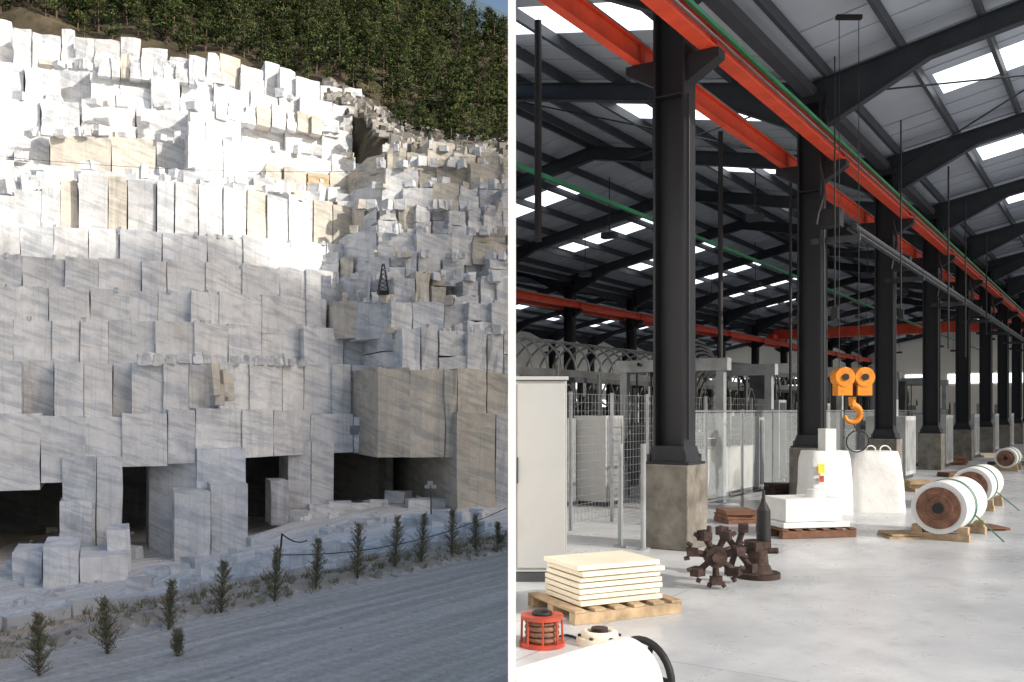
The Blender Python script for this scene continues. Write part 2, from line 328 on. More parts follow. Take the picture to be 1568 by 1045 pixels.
q.make('quarry_face',[M_marble],clip=-1)
lb=MB()
def rock(px,py,wpx,hpx,col=None,Yg=None,rot=None,j=.2):
    p=W(px,py,Yg); s=Yg/F
    w=wpx*s; h=hpx*s; dd=w*R(.6,1.0)
    lb.obox((p.x,p.y,p.z-.3),w,dd,h+.3,R(-.6,.6) if rot is None else rot,0,col or wcol(.78),j*min(1,h/2+.3),R(-.15,.15))
def zpit(X,Y): 
    t=min(max((X+46)/16,0),1); t=t*t*(3-2*t); z=-18.6+3.4*t
    t=min(max((X+30)/12,0),1); return z+1.2*t
def yat(px,py):
    Y=60.0
    while Y<200:
        X=(px-CX)/F*Y
        if CZ+(HY-py)/F*Y<=zpit(X,Y): return Y
        Y+=.5
    return 200
for (px,py,w,h) in [(462,795,30,14),(490,790,36,18),(520,786,34,18),(548,782,40,12),(575,778,30,12),(610,770,34,18),(640,778,34,14),(668,775,24,12),(690,800,50,16),(735,790,26,12),(756,758,22,24),(560,800,46,10),(640,815,40,24),(655,832,60,22),(720,820,40,20),(600,800,20,8),
   (300,872,30,20),(330,878,36,16),(275,880,28,16),(385,880,40,20),(352,862,24,12),(240,888,30,18),(410,860,36,16),(445,868,30,24),(470,862,24,22),(505,850,26,20),(540,842,36,16),(395,835,28,12),(365,895,26,14),
   (60,920,26,18),(85,940,24,18),(108,952,26,20),(70,948,22,18),(130,940,18,16),(48,895,20,12),(215,905,34,20),(185,935,20,16),(290,900,24,14),(30,880,24,26),(205,855,20,18),(160,962,28,14),(600,835,24,12),(570,850,30,14)]:
    rock(px,py,w,h,None,yat(px,py))
for k in range(170):
    px=R(5,770); py=R(775,920)- (px-380)*.06
    rock(px,py,R(4,16),R(3,10),None,yat(px,py))
for k in range(40):
    px=R(205,470); Y=float(Yb0(px))+4.8; rock(px,tf(1)(px)+.5,R(6,14),R(5,14),wcol(.8),Y)
for px in (330,343,336,349): rock(px,R(600,622),14,R(22,46),beige(.66),float(Yb0(px))-.2)
for i in (2,3,4,5):
    for k in range(10):
        px=R(0,500); rock(px,tf(i)(px)+.5,R(3,8),R(2,5),wcol(.75),float(Yb0(px))+offs[i]+1)
for i in (6,7,8,9,10):
    for k in range(22):
        px=R(0,540); rock(px,tf(i)(px)+2,R(4,20),R(4,14),c_up(px),float(Yb0(px))+offs[i]+R(1,4))
for k in range(36):
    px=R(-10,85) if k%2 else R(200,530); rock(px,tf(6)(px)-4,R(10,30),R(8,20),wcol(.82),float(Yb0(px))+offs[6]+R(5,12))
for i in range(1,10):
    for k in range(16):
        px=R(lo[i]+5,775); rock(px,rtf(i)(px)+1,R(4,16),R(4,14),c_r(px),YR0(px)+ro[i]+R(1,3))
def hslope(px,a):
    y=float(ip(px,[500,560,620,700,778],[128,158,196,212,222]))
    return W(px,y+(1-a)*float(ip(px,[500,600,778],[24,36,36])), float(ip(px,[500,560,600,778],[228,206,194,194]))*(1-a)+238*a)
for k in range(520):
    px=R(500,778); p=hslope(px,R(0,1)**.8); kk=R(.2,.6); px_=CX+p.x/p.y*F; py_=HY-(p.z-CZ)/p.y*F
    rock(px_,py_,R(3,17),R(2,12),random.choice([(kk,kk*.94,kk*.86),(kk*.6,kk*.55,kk*.47)]),p.y)
lb.make('loose_marble_blocks',[M_marble],clip=-1)
# ---- pit / road terrain
g=MB()
A=Vector((-18.0,33.0)); D=Vector((18.0,25.0)).normalized(); Nn=Vector((-D.y,D.x))
def ss(t): t=min(max(t,0),1); return t*t*(3-2*t)
def zg(X,Y):
    t=(Vector((X,Y))-A).dot(Nn)
    nz=noise.noise(Vector((X*.35,Y*.35,0)))
    z=-7.35+.12*nz*(1 if t<0 else 0)
    if t>0:
        z=-7.35+ss(t/1.2)*(.35+.4*nz+.12*noise.noise(Vector((X*1.3,Y*1.3,0))))
        k=ss((t-3.4)/10)
        z=z*(1-k)+(zpit(X,Y)+.7*noise.noise(Vector((X*.12,Y*.12,3))) )*k
    return z,t
xs=[-.0225-i*.5 for i in range(72)]+[-36-i*1.5 for i in range(70)]; ys=[-40+i*5 for i in range(12)]+[20+i*.5 for i in range(108)]+[74+i*2 for i in range(64)]
vs=[];cc=[]
for y in ys:
    for x in xs:
        z,t=zg(x,y); vs.append((x,y,z)); 
        nz=.5+.5*noise.noise(Vector((x*.5,y*.5,9)))
        if t<.0: cc.append((.84,.74,.64))
        elif t<4: cc.append((.60+.14*nz,.51+.11*nz,.40+.09*nz))
        elif t<14: cc.append((.64,.57,.48))
        else: cc.append((.80,.78,.75) if x>-75 else (.66,.58,.48))
nx=len(xs)
for j in range(len(ys)-1):
    for i in range(nx-1):
        k=j*nx+i; g.f.append([k,k+1,k+nx+1,k+nx]); g.m.append(0); g.c.append(cc[k]); g.sm.append(True)
g.v=vs
g.make('gravel_road_and_pit_ground',[M_ground])
st=MB()
for k in range(1100):
    u=R(-6,44); t=R(-.8,4) if k%3 else R(-9,0); p=A+D*u+Nn*t; 
    if p.x>-.3: continue
    z,_=zg(p.x,p.y); s=R(.05,.24)*R(.5,1) if t>0 else R(.03,.07); c=R(.4,.8)
    st.obox((p.x,p.y,z-.05),s*1.5,s,s,R(0,3),0,(c,c*.93,c*.84),s*.25,R(-.4,.4))
u=-8
while u<44:
    L=R(1.0,2.6); p=A+D*(u+L/2)+Nn*3.6; u+=L+.1
    if p.x>-.6: continue
    z,_=zg(p.x,p.y); c=R(.70,.84); st.obox((p.x,p.y,z-.4),L,.5,.4+R(.25,.6),math.atan2(D.y,D.x)+R(-.08,.08),0,(c,c*.98,c*.95),.07)
st.make('roadside_stones',[M_marble],clip=-1)
gr=MB()
for k in range(520):
    u=R(-6,44); t=R(.2,4.8); p=A+D*u+Nn*t
    if p.x>-.3: continue
    z,_=zg(p.x,p.y); h=R(.2,.6)
    for b in range(12):
        a=R(0,6.28); l=R(.1,.35); q0=Vector((p.x+R(-.15,.15),p.y+R(-.15,.15),z-.03)); q1=q0+Vector((math.cos(a)*l,math.sin(a)*l,h*R(.6,1)))
        o=Vector((.018,0,0)); gr.add([q0-o,q0+o,q1],[(0,1,2)],random.choice((1,2,3,3)))
gr.make('dry_grass',[M_bark]+M_sap,clip=-1)
def sapling(px,py,toppx,i):
    Y=24.0
    while Y<80:
        X=(px-CX)/F*Y; z,_=zg(X,Y)
        if CZ+(HY-py)/F*Y<=z: break
        Y+=.1
    h=(py-toppx)/F*Y; b=Vector((X,Y,z-.1)); s=MB(); lean=Vector((R(-.07,.07),R(-.07,.07),1)).normalized()
    s.cyl(b,b+lean*h,.055,.012,7,0,False)
    nb=int(38+h*14)
    for k in range(nb):
        f=.05+.93*k/nb; a=k*2.4+R(-.5,.5); L=((1.0-f)**.7*h*R(.08,.26)+.10)*R(.6,1.15); base=b+lean*h*f
        tip=base+Vector((math.cos(a)*L,math.sin(a)*L,L*R(.4,1.6)))
        s.cyl(base,tip,.016,.006,4,0,False)
        mi=random.choice((1,1,2,2,3)) 
        for c in range(32):
            w=R(.05,1.12); p=base.lerp(tip,w)+Vector((R(-.05,.05),R(-.05,.05),R(-.05,.05))); d=Vector((R(-1,1),R(-1,1),R(-.2,1.2))).normalized()*R(.06,.16); o=d.orthogonal().normalized()*.012
            s.add([p-o,p+o,p+d],[(0,1,2)],mi if R(0,1)<.7 else random.choice((1,2,3)))
    s.make('pine_sapling',[M_bark]+M_sap)
for i,(px,py,tp) in enumerate([(60,1035,938),(165,1002,915),(258,965,888),(338,940,858),(420,922,838),(483,902,825),(547,886,800),(604,868,790),(645,860,785),(692,848,778),(728,842,788),(764,836,800),(272,1005,965)]):
    sapling(px,py,tp,i)
# ---- hillside with forest
hs=MB()
tl=lambda p: float(ip(p,[-120,0,100,200,300,400,500,560,620,700,778,900],[0,22,42,62,85,105,128,158,196,212,222,234]))
pxs=list(range(-260,1001,20)); rows=[]
def hillpt(px,k):
    if k==0: return W(px,tl(px)+float(ip(px,[480,520,620],[50,110,70])),float(ip(px,[480,520,560,610],[239,230,207,190])))
    if k==1: return W(px,tl(px)+float(ip(px,[500,560,620],[24,26,30])),float(ip(px,[480,520,560,610],[239.5,232,214,198])))
    b=W(px,tl(px),240)
    crest=float(ip(px,[-260,300,600,690,778,1000],[330,320,250,104,74,20]))
    dlt=min((k-2)*12,crest); b2=Vector((b.x*(1+dlt/235.0),240+dlt,b.z+dlt*.75+4*noise.noise(Vector((px*.01,dlt*.03,0)))))
    if (k-2)*12>crest: b2.y+=((k-2)*12-crest); b2.z-=((k-2)*12-crest)*.3
    return b2
K=30
for k in range(K): rows.append([hillpt(p,k) for p in pxs])
hs.v=[tuple(v) for r in rows for v in r]; n=len(pxs)
for k in range(K-1):
    for i in range(n-1):
        hs.f.append([k*n+i,k*n+i+1,(k+1)*n+i+1,(k+1)*n+i]); hs.m.append(0); hs.c.append((1,1,1)); hs.sm.append(True)
hs.make('hillside',[M_forest],clip=-1)
def pine(i):
    s=MB(); s.cyl((0,0,-.1),(R(-.02,.02),R(-.02,.02),.92),.022,.005,6,0,False)
    wd=R(.22,.32)
    for k in range(54):
        f=R(.16,1.0); a=R(0,6.28); rr=wd*(1-f)**.6*R(.3,1.0)+.01
        if f<.28: rr*=R(.4,.9)
        c=Vector((math.cos(a)*rr,math.sin(a)*rr,f)); r=R(.05,.095)*(1.2-f*.6)
        if k<10: s.cyl((0,0,f-.05),c,.006,.003,3,0,False)
        tone=random.random()
        for j in range(18):
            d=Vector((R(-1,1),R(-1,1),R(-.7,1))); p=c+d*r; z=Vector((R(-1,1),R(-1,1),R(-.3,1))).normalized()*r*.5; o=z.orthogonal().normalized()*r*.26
            mi=3 if d.z>.25 and tone>.3 else (1 if d.z<-.15 or tone<.18 else 2)  # clump tops lighter, undersides darker: sunlight and shade put into needle colour
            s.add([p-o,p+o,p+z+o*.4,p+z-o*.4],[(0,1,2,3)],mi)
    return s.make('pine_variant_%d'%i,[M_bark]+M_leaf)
forest=empty('pine_forest')
vars_=[pine(i) for i in range(7)]
meshes=[v.data for v in vars_]
for v in vars_: bpy.data.objects.remove(v)
cnt=0; placed=[]
for k in range(6500):
    px=R(-60,790); kk=R(2.0,16) if R(0,1)<.75 else R(1.6,3)
    if kk<2 and px<600: continue
    if (kk-2)*12>float(ip(px,[600,690,778],[250,104,74]))+6: continue
    k0=int(kk); a=hillpt(px,k0); b=hillpt(px,k0+1); p=a.lerp(b,kk-k0)
    if p.x>-2: continue
    yy=HY-(p.z-CZ)/p.y*F
    if yy<-60: continue
    if any((p.x-q_.x)**2+((p.y-q_.y)*.8)**2<4.1**2 for q_ in placed): continue
    if noise.noise(Vector((p.x*.035,p.y*.035,4)))<-.45 : continue
    placed.append(p)
    o=bpy.data.objects.new('pine',random.choice(meshes)); scene.collection.objects.link(o); o.parent=forest
    s=R(8.5,14.5)*(.7 if kk<2.2 else 1); o.location=p; o.scale=(s*R(.9,1.25),s*R(.9,1.25),s); o.rotation_euler=(R(-.05,.05),R(-.05,.05),R(0,6.28)); cnt+=1
print('trees',cnt)
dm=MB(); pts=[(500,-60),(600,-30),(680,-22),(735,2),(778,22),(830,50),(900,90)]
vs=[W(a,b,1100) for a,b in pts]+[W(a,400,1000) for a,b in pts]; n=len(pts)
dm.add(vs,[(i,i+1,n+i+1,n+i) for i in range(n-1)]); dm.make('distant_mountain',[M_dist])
gd=MB(); gd.add([(-4000,-4000,-21),(4000,-4000,-21),(4000,4000,-21),(-4000,4000,-21)],[(0,1,2,3)],0,(.3,.28,.24)); gd.make('ground',[M_ground])
lm=MB(); Y=yat(660,800); p=W(660,800,Y); s=Y/F
lm.cyl(p,p+Vector((0,0,52*s)),.12,.08,8); lm.box(p.x-.5,p.x+.5,p.y-.5,p.y+.5,p.z-.3,p.z+.3)
for dx,dz in ((-.5,0),(.4,0),(-.1,.5)): lm.obox((p.x+dx,p.y-.2,p.z+52*s+dz),.7,.3,.5,0,1)
lm.cyl(p+Vector((-.6,0,52*s)),p+Vector((.6,0,52*s)),.05,.05,6)
lm.make('floodlight_mast',[M_machd,M_cab])
dr=MB(); p=W(587,452,YR0(587)+ro[2]+1); s=p.y/F
for sx in (-1,1):
    for sy in (-1,1): dr.cyl(p+Vector((sx*.9,sy*.9,0)),p+Vector((sx*.15,sy*.15,48*s)),.09,.07,5)
for k in range(7):
    f=k/7; f2=(k+1)/7; a=.9-.75*f; b=.9-.75*f2
    dr.cyl(p+Vector((-a,-a,48*s*f)),p+Vector((b,-b,48*s*f2)),.06,.06,4); dr.cyl(p+Vector((a,-a,48*s*f)),p+Vector((-b,-b,48*s*f2)),.06,.06,4)
dr.obox(p+Vector((0,0,0)),1.6,1.2,.7,.3,0); dr.make('drilling_derrick',[M_black])
cb=MB()
def cat(a,b,sag,r,mb,n=16,mi=0):
    pts=[a.lerp(b,i/n)-Vector((0,0,sag*4*(i/n)*(1-i/n))) for i in range(n+1)]; mb.tube(pts,r,5,mi)
cat(W(430,850,70),W(776,778,88),1.2,.04,cb); cat(W(424,900,60),W(432,818,61),0,.07,cb); cat(W(432,818,61),W(470,828,70),.3,.05,cb)
cat(W(0,240,150),W(560,262,170),1.0,.04,cb)
cb.make('wire_saw_cable',[M_black],clip=-1)
# ---- mountain behind/right of the camera whose shadow lies over the lower quarry
EL=math.radians(27); SD=Vector((.866,-.5)); SP=Vector((.5,.866)); RR=600
mo=MB()
pp=[-30,8,22,30,60,80,110,132,140,150,170,215,260,300]
hh=[0,20,120,395,402,402,396,388,398,410,415,410,120,0]
vs=[];nr=7
rr=[-260,-150,-70,0,90,200,330]; hf=[0,.45,.8,1,.75,.35,0]
P2=[-30+ i*6 for i in range(56)]
for w in P2:
    H=float(ip(w,pp,hh))
    for a,b in zip(rr,hf):
        q2=SD*(RR+a)+SP*w; nz=noise.noise(Vector((w*.03,a*.01,1)))*18*(0 if b in(0,1) else 1)
        vs.append((q2.x,q2.y,-21+(H+21)*b+nz+(noise.noise(Vector((w*.06,5,1)))*3 if b==1 else 0)))
fs=[(i*nr+j,i*nr+j+1,(i+1)*nr+j+1,(i+1)*nr+j) for i in range(len(P2)-1) for j in range(nr-1)]
mo.add(vs,fs,0,(1,1,1),None,True); mo.make('mountain',[M_hill])
# ================================================================= FACTORY
fac=empty('factory_building')
LA=4.56; S0=10.25; DS=5.76; BW=15.0; SL=.2; ZV=7.0
SE=S0+DS*13
rows_v=[-LA,-LA-BW,-LA-2*BW]
fl=MB(); fl.box(.021,120,-14,115,-.25,0); fl.make('floor',[M_floor],fac)
em=MB(); em.box(.021,121,-15,116,-21,-.26,0,(.3,.28,.25)); em.make('embankment',[M_ground])
sw=MB(); sw.box(-.0193,.0193,4.5,112,-21,8.3); sw.make('divider_wall',[M_white],fac)  # added wall: its near edge forms the white divider strip between both halves
co=MB(); pe=MB()
for r,v in enumerate(rows_v):
    for n in range(-2,14):
        s=S0+n*DS
        if s*ST+v*CT< -1.5: continue
        co.box(v-.20,v-.17,s-.17,s+.17,1.08,ZV-.1); co.box(v+.17,v+.20,s-.17,s+.17,1.08,ZV-.1); co.box(v-.17,v+.17,s-.015,s+.015,1.08,ZV-.1)
        co.prism([(v-.27,1.03),(v+.27,1.03),(v+.20,1.22),(v-.20,1.22)],s-.2,s+.2)
        co.box(v-.29,v+.29,s-.26,s+.26,1.0,1.03)
        for sx in (-.24,.24):
            for sy in (-.21,.21): co.cyl((v+sx,s+sy,1.03),(v+sx,s+sy,1.12),.022,.022,6)
        for sg in (-1,1):
            co.prism([(v+sg*.2,5.55),(v+sg*.60,5.78),(v+sg*.60,5.88),(v+sg*.2,5.88)],s-.10,s+.10)
        co.box(v-.24,v+.24,s-.2,s+.2,ZV-.1,ZV+.05)
        for zz in (5.4,): co.box(v-.17,v+.17,s-.16,s+.16,zz,zz+.02)
        co.cyl((v+.23,s-.1,1.3),(v+.23,s-.1,5.4),.018,.018,6)
        pe.box(v-.30,v+.30,s-.30,s+.30,0,1.0,0)
co.make('columns',[M_col],fac,1,True); pe.make('column_pedestals',[M_conc],fac,1,True,bevel=.012)
cr=MB()
for v in rows_v[:2]:
    for sg in (-1,1):
        c=v+sg*.46; w_=.10 if sg>0 else .06
        cr.box(c-w_,c+w_,-6,SE,5.89,5.91); cr.box(c-w_,c+w_,-6,SE,6.14,6.16); cr.box(c-.015,c+.015,-6,SE,5.91,6.14)
        cr.box(c-.03,c+.03,-6,SE,6.16,6.21,1)
        for n in range(-2,14):
            s=S0+n*DS; cr.box(c-w_+.01,c+w_-.01,s-.01,s+.01,5.91,6.14)
cr.box(-LA+.57,-LA+.62,-6,SE,6.06,6.11,2); cr.box(-LA+.57,-LA+.60,-6,SE,5.96,5.98,1)
cr.box(-9.53,-9.45,-6,SE,6.18,6.26,2)
for s in (59.0,):
    cr.box(-LA-BW+.4,-LA-.4,s-.25,s+.25,6.22,6.85); cr.box(-LA-BW+.3,-LA-BW+.7,s-1.2,s+1.2,6.22,6.5); cr.box(-LA-.7,-LA-.3,s-1.2,s+1.2,6.22,6.5)
cr.make('crane_runway_beams',[M_orange,M_steel,M_green],fac,1,True)
pr=MB()
pr.cyl((-3.85,S0+DS,4.75),(-3.85,SE,4.75),.05,.05,8); pr.cyl((-3.95,S0+DS,4.72),(-3.95,SE,4.72),.03,.03,8); pr.cyl((-3.78,S0+DS,4.62),(-3.78,SE,4.62),.02,.02,6)
for n in range(1,13): pr.box(-LA,-3.75,S0+n*DS-.04,S0+n*DS+.04,4.50,4.60)
pr.make('pipe_rack',[M_machd],fac,1,True)
ra=MB(); ro_=MB(); sk=MB(); pu=MB()
segs=[(-LA,-LA+BW/2)]
for k in range(3): segs.append((-LA-k*BW-BW/2,-LA-k*BW)); segs.append((-LA-k*BW-BW,-LA-k*BW-BW/2))
segs=segs[:6]
for (a,b) in segs:
    def ze(v): t=abs(v+LA)%BW; t=min(t,BW-t); return ZV+.35+t*SL
    za,zb=ze(a),ze(b)
    valley,ridge=(a,b) if za<zb else (b,a); zv_,zr_=min(za,zb),max(za,zb); sg=1 if ridge>valley else -1
    for n in range(-2,14):
        s=S0+n*DS
        poly=[(valley,zv_-.06),(ridge,zr_-.06),(ridge,zr_-.40),(valley+sg*1.9,zv_+1.9*SL-.38),(valley+sg*.2,zv_-.85),(valley,zv_-.85)]
        ra.prism(poly,s-.015,s+.015)
        ra.prism([(valley,zv_-.06),(ridge,zr_-.06),(ridge,zr_-.08),(valley,zv_-.08)],s-.09,s+.09)
        ra.prism([(valley+sg*.2,zv_-.85),(valley+sg*1.9,zv_+1.9*SL-.38),(ridge,zr_-.40),(ridge,zr_-.42),(valley+sg*1.9,zv_+1.9*SL-.40),(valley+sg*.2,zv_-.875)],s-.09,s+.09)
    L=abs(b-a)
    for k in range(7):
        v=valley+sg*(.25+k*(L-.4)/6); z=zv_+abs(v-valley)*SL
        pu.box(v-.035,v+.035,4.2,SE,z-.055,z+.14)
    def sheet(mb,v0,v1,s0,s1,up=.16,th=.05):
        z0=zv_+abs(v0-valley)*SL+up; z1=zv_+abs(v1-valley)*SL+up
        mb.prism([(v0,z0),(v1,z1),(v1,z1+th),(v0,z0+th)],s0,s1)
    for n in range(-1,13):
        s=S0+n*DS; m=s+DS/2; w=.62
        sheet(ro_,a,b,s,m-w); sheet(ro_,a,b,m+w,s+DS)
        f0,f1=valley+sg*1.55,valley+sg*5.2
        sheet(ro_,valley,f0,m-w,m+w); sheet(ro_,f1,ridge,m-w,m+w)
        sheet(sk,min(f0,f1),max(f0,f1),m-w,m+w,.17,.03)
        for q_ in np.arange(s+.4,s+DS,.75):
            if abs(q_-m)>w+.05: sheet(ro_,a,b,q_-.02,q_+.02,.135,.02)
for v in rows_v[:2]: ro_.box(v-.25,v+.25,4.2,SE,ZV+.36,ZV+.40); pu.box(v-.1,v+.1,4.2,SE,ZV+.02,ZV+.2)
for n in (1,4,8):
    s=S0+n*DS
    for (a,b,c,d) in ((-LA+.3,s,-LA+6.5,s+DS),(-LA+6.5,s,-LA+.3,s+DS),(-LA-.3,s,-LA-6.5,s+DS),(-LA-6.5,s,-LA-.3,s+DS)):
        ra.cyl((a,b,ZV-.02+abs(a+LA)*SL),(c,d,ZV-.02+abs(c+LA)*SL),.018,.018,5)
for n in range(1,13):
    s=S0+n*DS
    ra.cyl((-LA,s,ZV-.6),(-LA,s+DS,ZV-.6),.04,.04,6)
    for v in (-LA-3,-LA-7,-LA-11): 
        ra.cyl((v,s,ZV+.9),(v,s,ZV-.6),.015,.015,5); ra.box(v-.2,v+.2,s-.12,s+.12,ZV-.75,ZV-.6)
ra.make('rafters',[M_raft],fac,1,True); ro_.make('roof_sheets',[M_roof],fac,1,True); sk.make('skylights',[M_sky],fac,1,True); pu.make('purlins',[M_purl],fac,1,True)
ew=MB(); v0=-LA-2.5*BW; 
ew.box(v0,12,SE+.3,SE+.5,0,10,0)
for k in range(14):
    v=v0+2+k*3.4; ew.box(v,v+2.6,SE+.24,SE+.28,3.9,4.7,1); ew.box(v+1.27,v+1.33,SE+.2,SE+.235,3.9,4.7,2)  # panes, also those below, glow in place of daylight outside
ew.box(v0-.2,v0,4,SE+.3,0,10,0)
for k in range(16):
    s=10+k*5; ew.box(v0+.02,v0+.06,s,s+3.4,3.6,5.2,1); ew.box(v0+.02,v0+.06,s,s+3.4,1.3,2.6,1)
for k in range(25): ew.box(v0+k*2,v0+k*2+.05,SE+.2,SE+.29,0,3.5,2)
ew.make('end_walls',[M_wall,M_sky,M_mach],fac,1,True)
fe=MB()
for k in range(16):
    s=11.9+k*1.6; fe.box(-5.5,-5.46,s,s+.04,0,1.66,0); 
    if k<15:
        fe.box(-5.485,-5.475,s+.05,s+1.6,.25,1.6,1); fe.box(-5.49,-5.465,s+.04,s+1.6,1.615,1.645,0); fe.box(-5.49,-5.465,s+.04,s+1.6,.2,.23,0)
fe.make('guard_screen_fence',[M_steel,M_glass],clip=1,fac=True)
mf=MB()
for k in range(9):
    s=9.6+k*1.2; mf.box(-6.35,-6.31,s-.02,s+.02,0,1.9,0)
s=9.6
while s<19.2: mf.box(-6.334,-6.330,s,s+.004,.1,1.88,0); s+=.10
for k in range(16): mf.box(-6.338,-6.326,9.6,19.2,.1+k*.118,.104+k*.118,0)
mf.make('wire_mesh_fence',[M_steel],clip=1,fac=True)
f2=MB()
for px,yb,yt in ((950,838,680),(985,842,680)):
    p=FL(px,yb); h=(yb-yt)/F*p.y; f2.cyl(p,p+Vector((0,0,h)),.033,.033,10); f2.cyl(p,p+Vector((0,0,.02)),.09,.09,10)
f2.make('guard_posts',[M_mach])
cc_=MB(); Yc=8.75; x1=(868-CX)/F*Yc
cc_.box(.03,x1,Yc,Yc+.45,.1,1.93,0); cc_.box(.03,x1-.03,Yc+.02,Yc+.43,0,.1,1); cc_.box(.05,x1-.02,Yc-.025,Yc-.003,.14,1.9,0); cc_.box(.03,x1+.015,Yc-.03,Yc+.47,1.935,1.97,0)
cc_.box(.045,.06,Yc-.05,Yc-.027,.95,1.2,1)
cc_.make('control_cabinet',[M_cab,M_machd],clip=1,bevel=.006)
def machine_line():
    m=MB(); v=-9.0
    m.box(v-2,v,14,46,0,.35,1)
    for k in range(26):
        s=14.2+k*1.2
        m.box(v-1.9,v-.1,s,s+R(.6,1.1),.36,R(1.0,1.7),random.choice((0,4,0,1))); m.box(v-.09,v-.06,s+.1,s+.5,.5,1.0,random.choice((0,1,4)))
        m.box(v-1.2,v-.9,s+.3,s+.5,1.3,2.3,1); 
        m.box(v-.3,v-.2,s,s+.1,1.2,2.2,1); m.cyl((v-.6,s+.4,1.2),(v-.6,s+.4,R(1.8,2.4)),.07,.07,8,random.choice((0,1,3)))
        pts=[(v-.2,s+.1+1.0*i/8,2.15-.4*4*(i/8)*(1-i/8)) for i in range(9)]; m.tube(pts,.022,4,1)
    m.box(v-.3,v-.2,14,46,2.2,2.3,1); m.box(v-1.25,v-.85,14,46,2.3,2.5,0)
    for k in range(46):
        s=14+k*.62; c=-11.5; pts=[(c+.9*math.cos(a),s,2.55+.75*math.sin(a)) for a in [math.pi*i/10 for i in range(11)]]; m.tube(pts,.03,5,3)
    m.box(-12.5,-10.4,14,44,2.4,2.5,0)
    for k in range(22): 
        s=14+k*1.4; m.box(-12.5,-12.4,s,s+.1,0,2.4,1); m.box(-10.5,-10.4,s,s+.1,0,2.4,1); m.box(-12.3,-10.5,s+.2,s+1.0,0,R(.8,2.0),random.choice((0,0,1,4)))
    return m.make('polishing_line',[M_mach,M_machd,M_white,M_steel,M_machw],clip=1,fac=True)
machine_line()
def gantry(v,s,w,d,h,c):
    m=MB()
    for a in (v,v+w):
        for b in (s,s+d): m.box(a-.07,a+.07,b-.07,b+.07,0,h,0)
    m.box(v-.15,v+w+.15,s-.10,s+.10,h,h+.22,0); m.box(v-.15,v+w+.15,s+d-.10,s+d+.10,h,h+.22,0); m.box(v+.3,v+w-.3,s,s+d,.1,h*.4,1)
    m.box(v+w*.4,v+w*.6,s-.3,s+.1,h*.45,h+.1,2); m.box(v,v+w,s+.1,s+.2,h*.55,h*.6,2)
    for k in range(5): m.box(v+.1,v+w-.1,s+.3+k*.3,s+.34+k*.3,h*.42,h*.46,2); m.cyl((v+.1+k*.3,s+.3,h*.4),(v+.1+k*.3,s+.3,h),.02,.02,5,2)
    for k in range(4):
        pts=[(v+w*.2+k*.2,s-.2+k*.1+1.1*math.sin(a),h*.55-.9*math.cos(a)+.3) for a in [math.pi*i/12 for i in range(13)]]; m.tube(pts,.035,6,3)
    m.cyl((v+w*.3,s-.3,.9),(v+w*.3,s-.15,.9),.45,.45,20,2); 
    return m.make('bridge_saw',[c,M_machw,M_machd,M_black],clip=1,fac=True)
gantry(-7.9,15.5,1.9,2.6,2.35,M_mach); gantry(-8.2,21,2.2,2.5,2.5,M_machw); gantry(-8.0,27.5,2,2.5,2.6,M_mach); gantry(-8.0,36,2,3,2.6,M_mach); gantry(-17,34,3,3,3.0,M_mach); gantry(-16.5,46,3,3,3.0,M_machd); gantry(-17,60,3,3,3,M_mach)
hz=MB()
for k in range(9):
    r=.85+.09*k; pts=[]
    for i in range(15):
        a=-.4+math.pi*1.1*i/14; pts.append((-6.7-.05*k,17.0+r*math.cos(a),1.6+r*math.sin(a)*.9))
    hz.tube(pts,.03,6,0)
hz.make('hose_bundle',[M_black],clip=1,fac=True)
for k in range(48):
    m=MB(); v=-R(5.8,8.4); s=11.2+k*.8+R(0,.8); w,d,h=R(.25,.8),R(.25,.8),R(.4,1.9)
    m.box(v-w,v,s,s+d,.08,h,0); m.box(v+.002,v+.012,s+.06,s+d-.06,.14,h-.06,1); m.box(v-w+.05,v-.05,s+.05,s+d-.05,0,.08,2); m.cyl((v-w/2,s+d/2,h),(v-w/2,s+d/2,h+R(.2,1)),.04,.04,8,2)
    m.cyl((v-w/2,s+d/2,h*.8),(v-w/2-.6,s+d/2+.5,h*.9),.03,.03,6,2)
    pts=[(v-w/2-.1*i/8,s+d/2+.9*i/8,h+.1+.5*math.sin(math.pi*i/8)) for i in range(9)]; m.tube(pts,.02,5,2)
    m.make('machine_cabinet',[random.choice((M_mach,M_cab,M_machd,M_machw,M_mach)),random.choice((M_mach,M_machd)),M_machd],clip=1,fac=True)
hc=MB()
for v,s,z0,z1,r in ((-6.1,14.0,.9,6.9,.03),(-6.4,16.5,.5,6.9,.05),(-3.7,14.2,3.2,7.0,.012),(-6.0,19.5,1,7,.035),(-3.5,18,3.5,7,.015),(-6.2,23,1,7,.04),(-3.3,22,3,7,.02),(-3.5,26,3,7,.02),(-6.2,30,1,7,.05),(-3.6,31,4,7,.02),(-6,35,2,7,.03)):
    hc.cyl((v,s,z0),(v,s,z1),r,r,6)
    if r<.02: hc.box(v-.05,v+.05,s-.03,s+.03,z0-.18,z0)
hc.cyl((-8.0,12.6,4.4),(-8.0,12.6,8.0),.06,.06,8)
for k in range(5):
    s=S0+(k+1)*DS; pts=[(-LA+.3+.05*math.sin(i),s-.3-.03*i,6.7-.18*i) for i in range(12)]; hc.tube(pts,.03,5); hc.box(-LA+.25,-LA+.6,s-.5,s-.25,4.7,5.0)
hc.make('hanging_cables',[M_black],clip=1,fac=True)
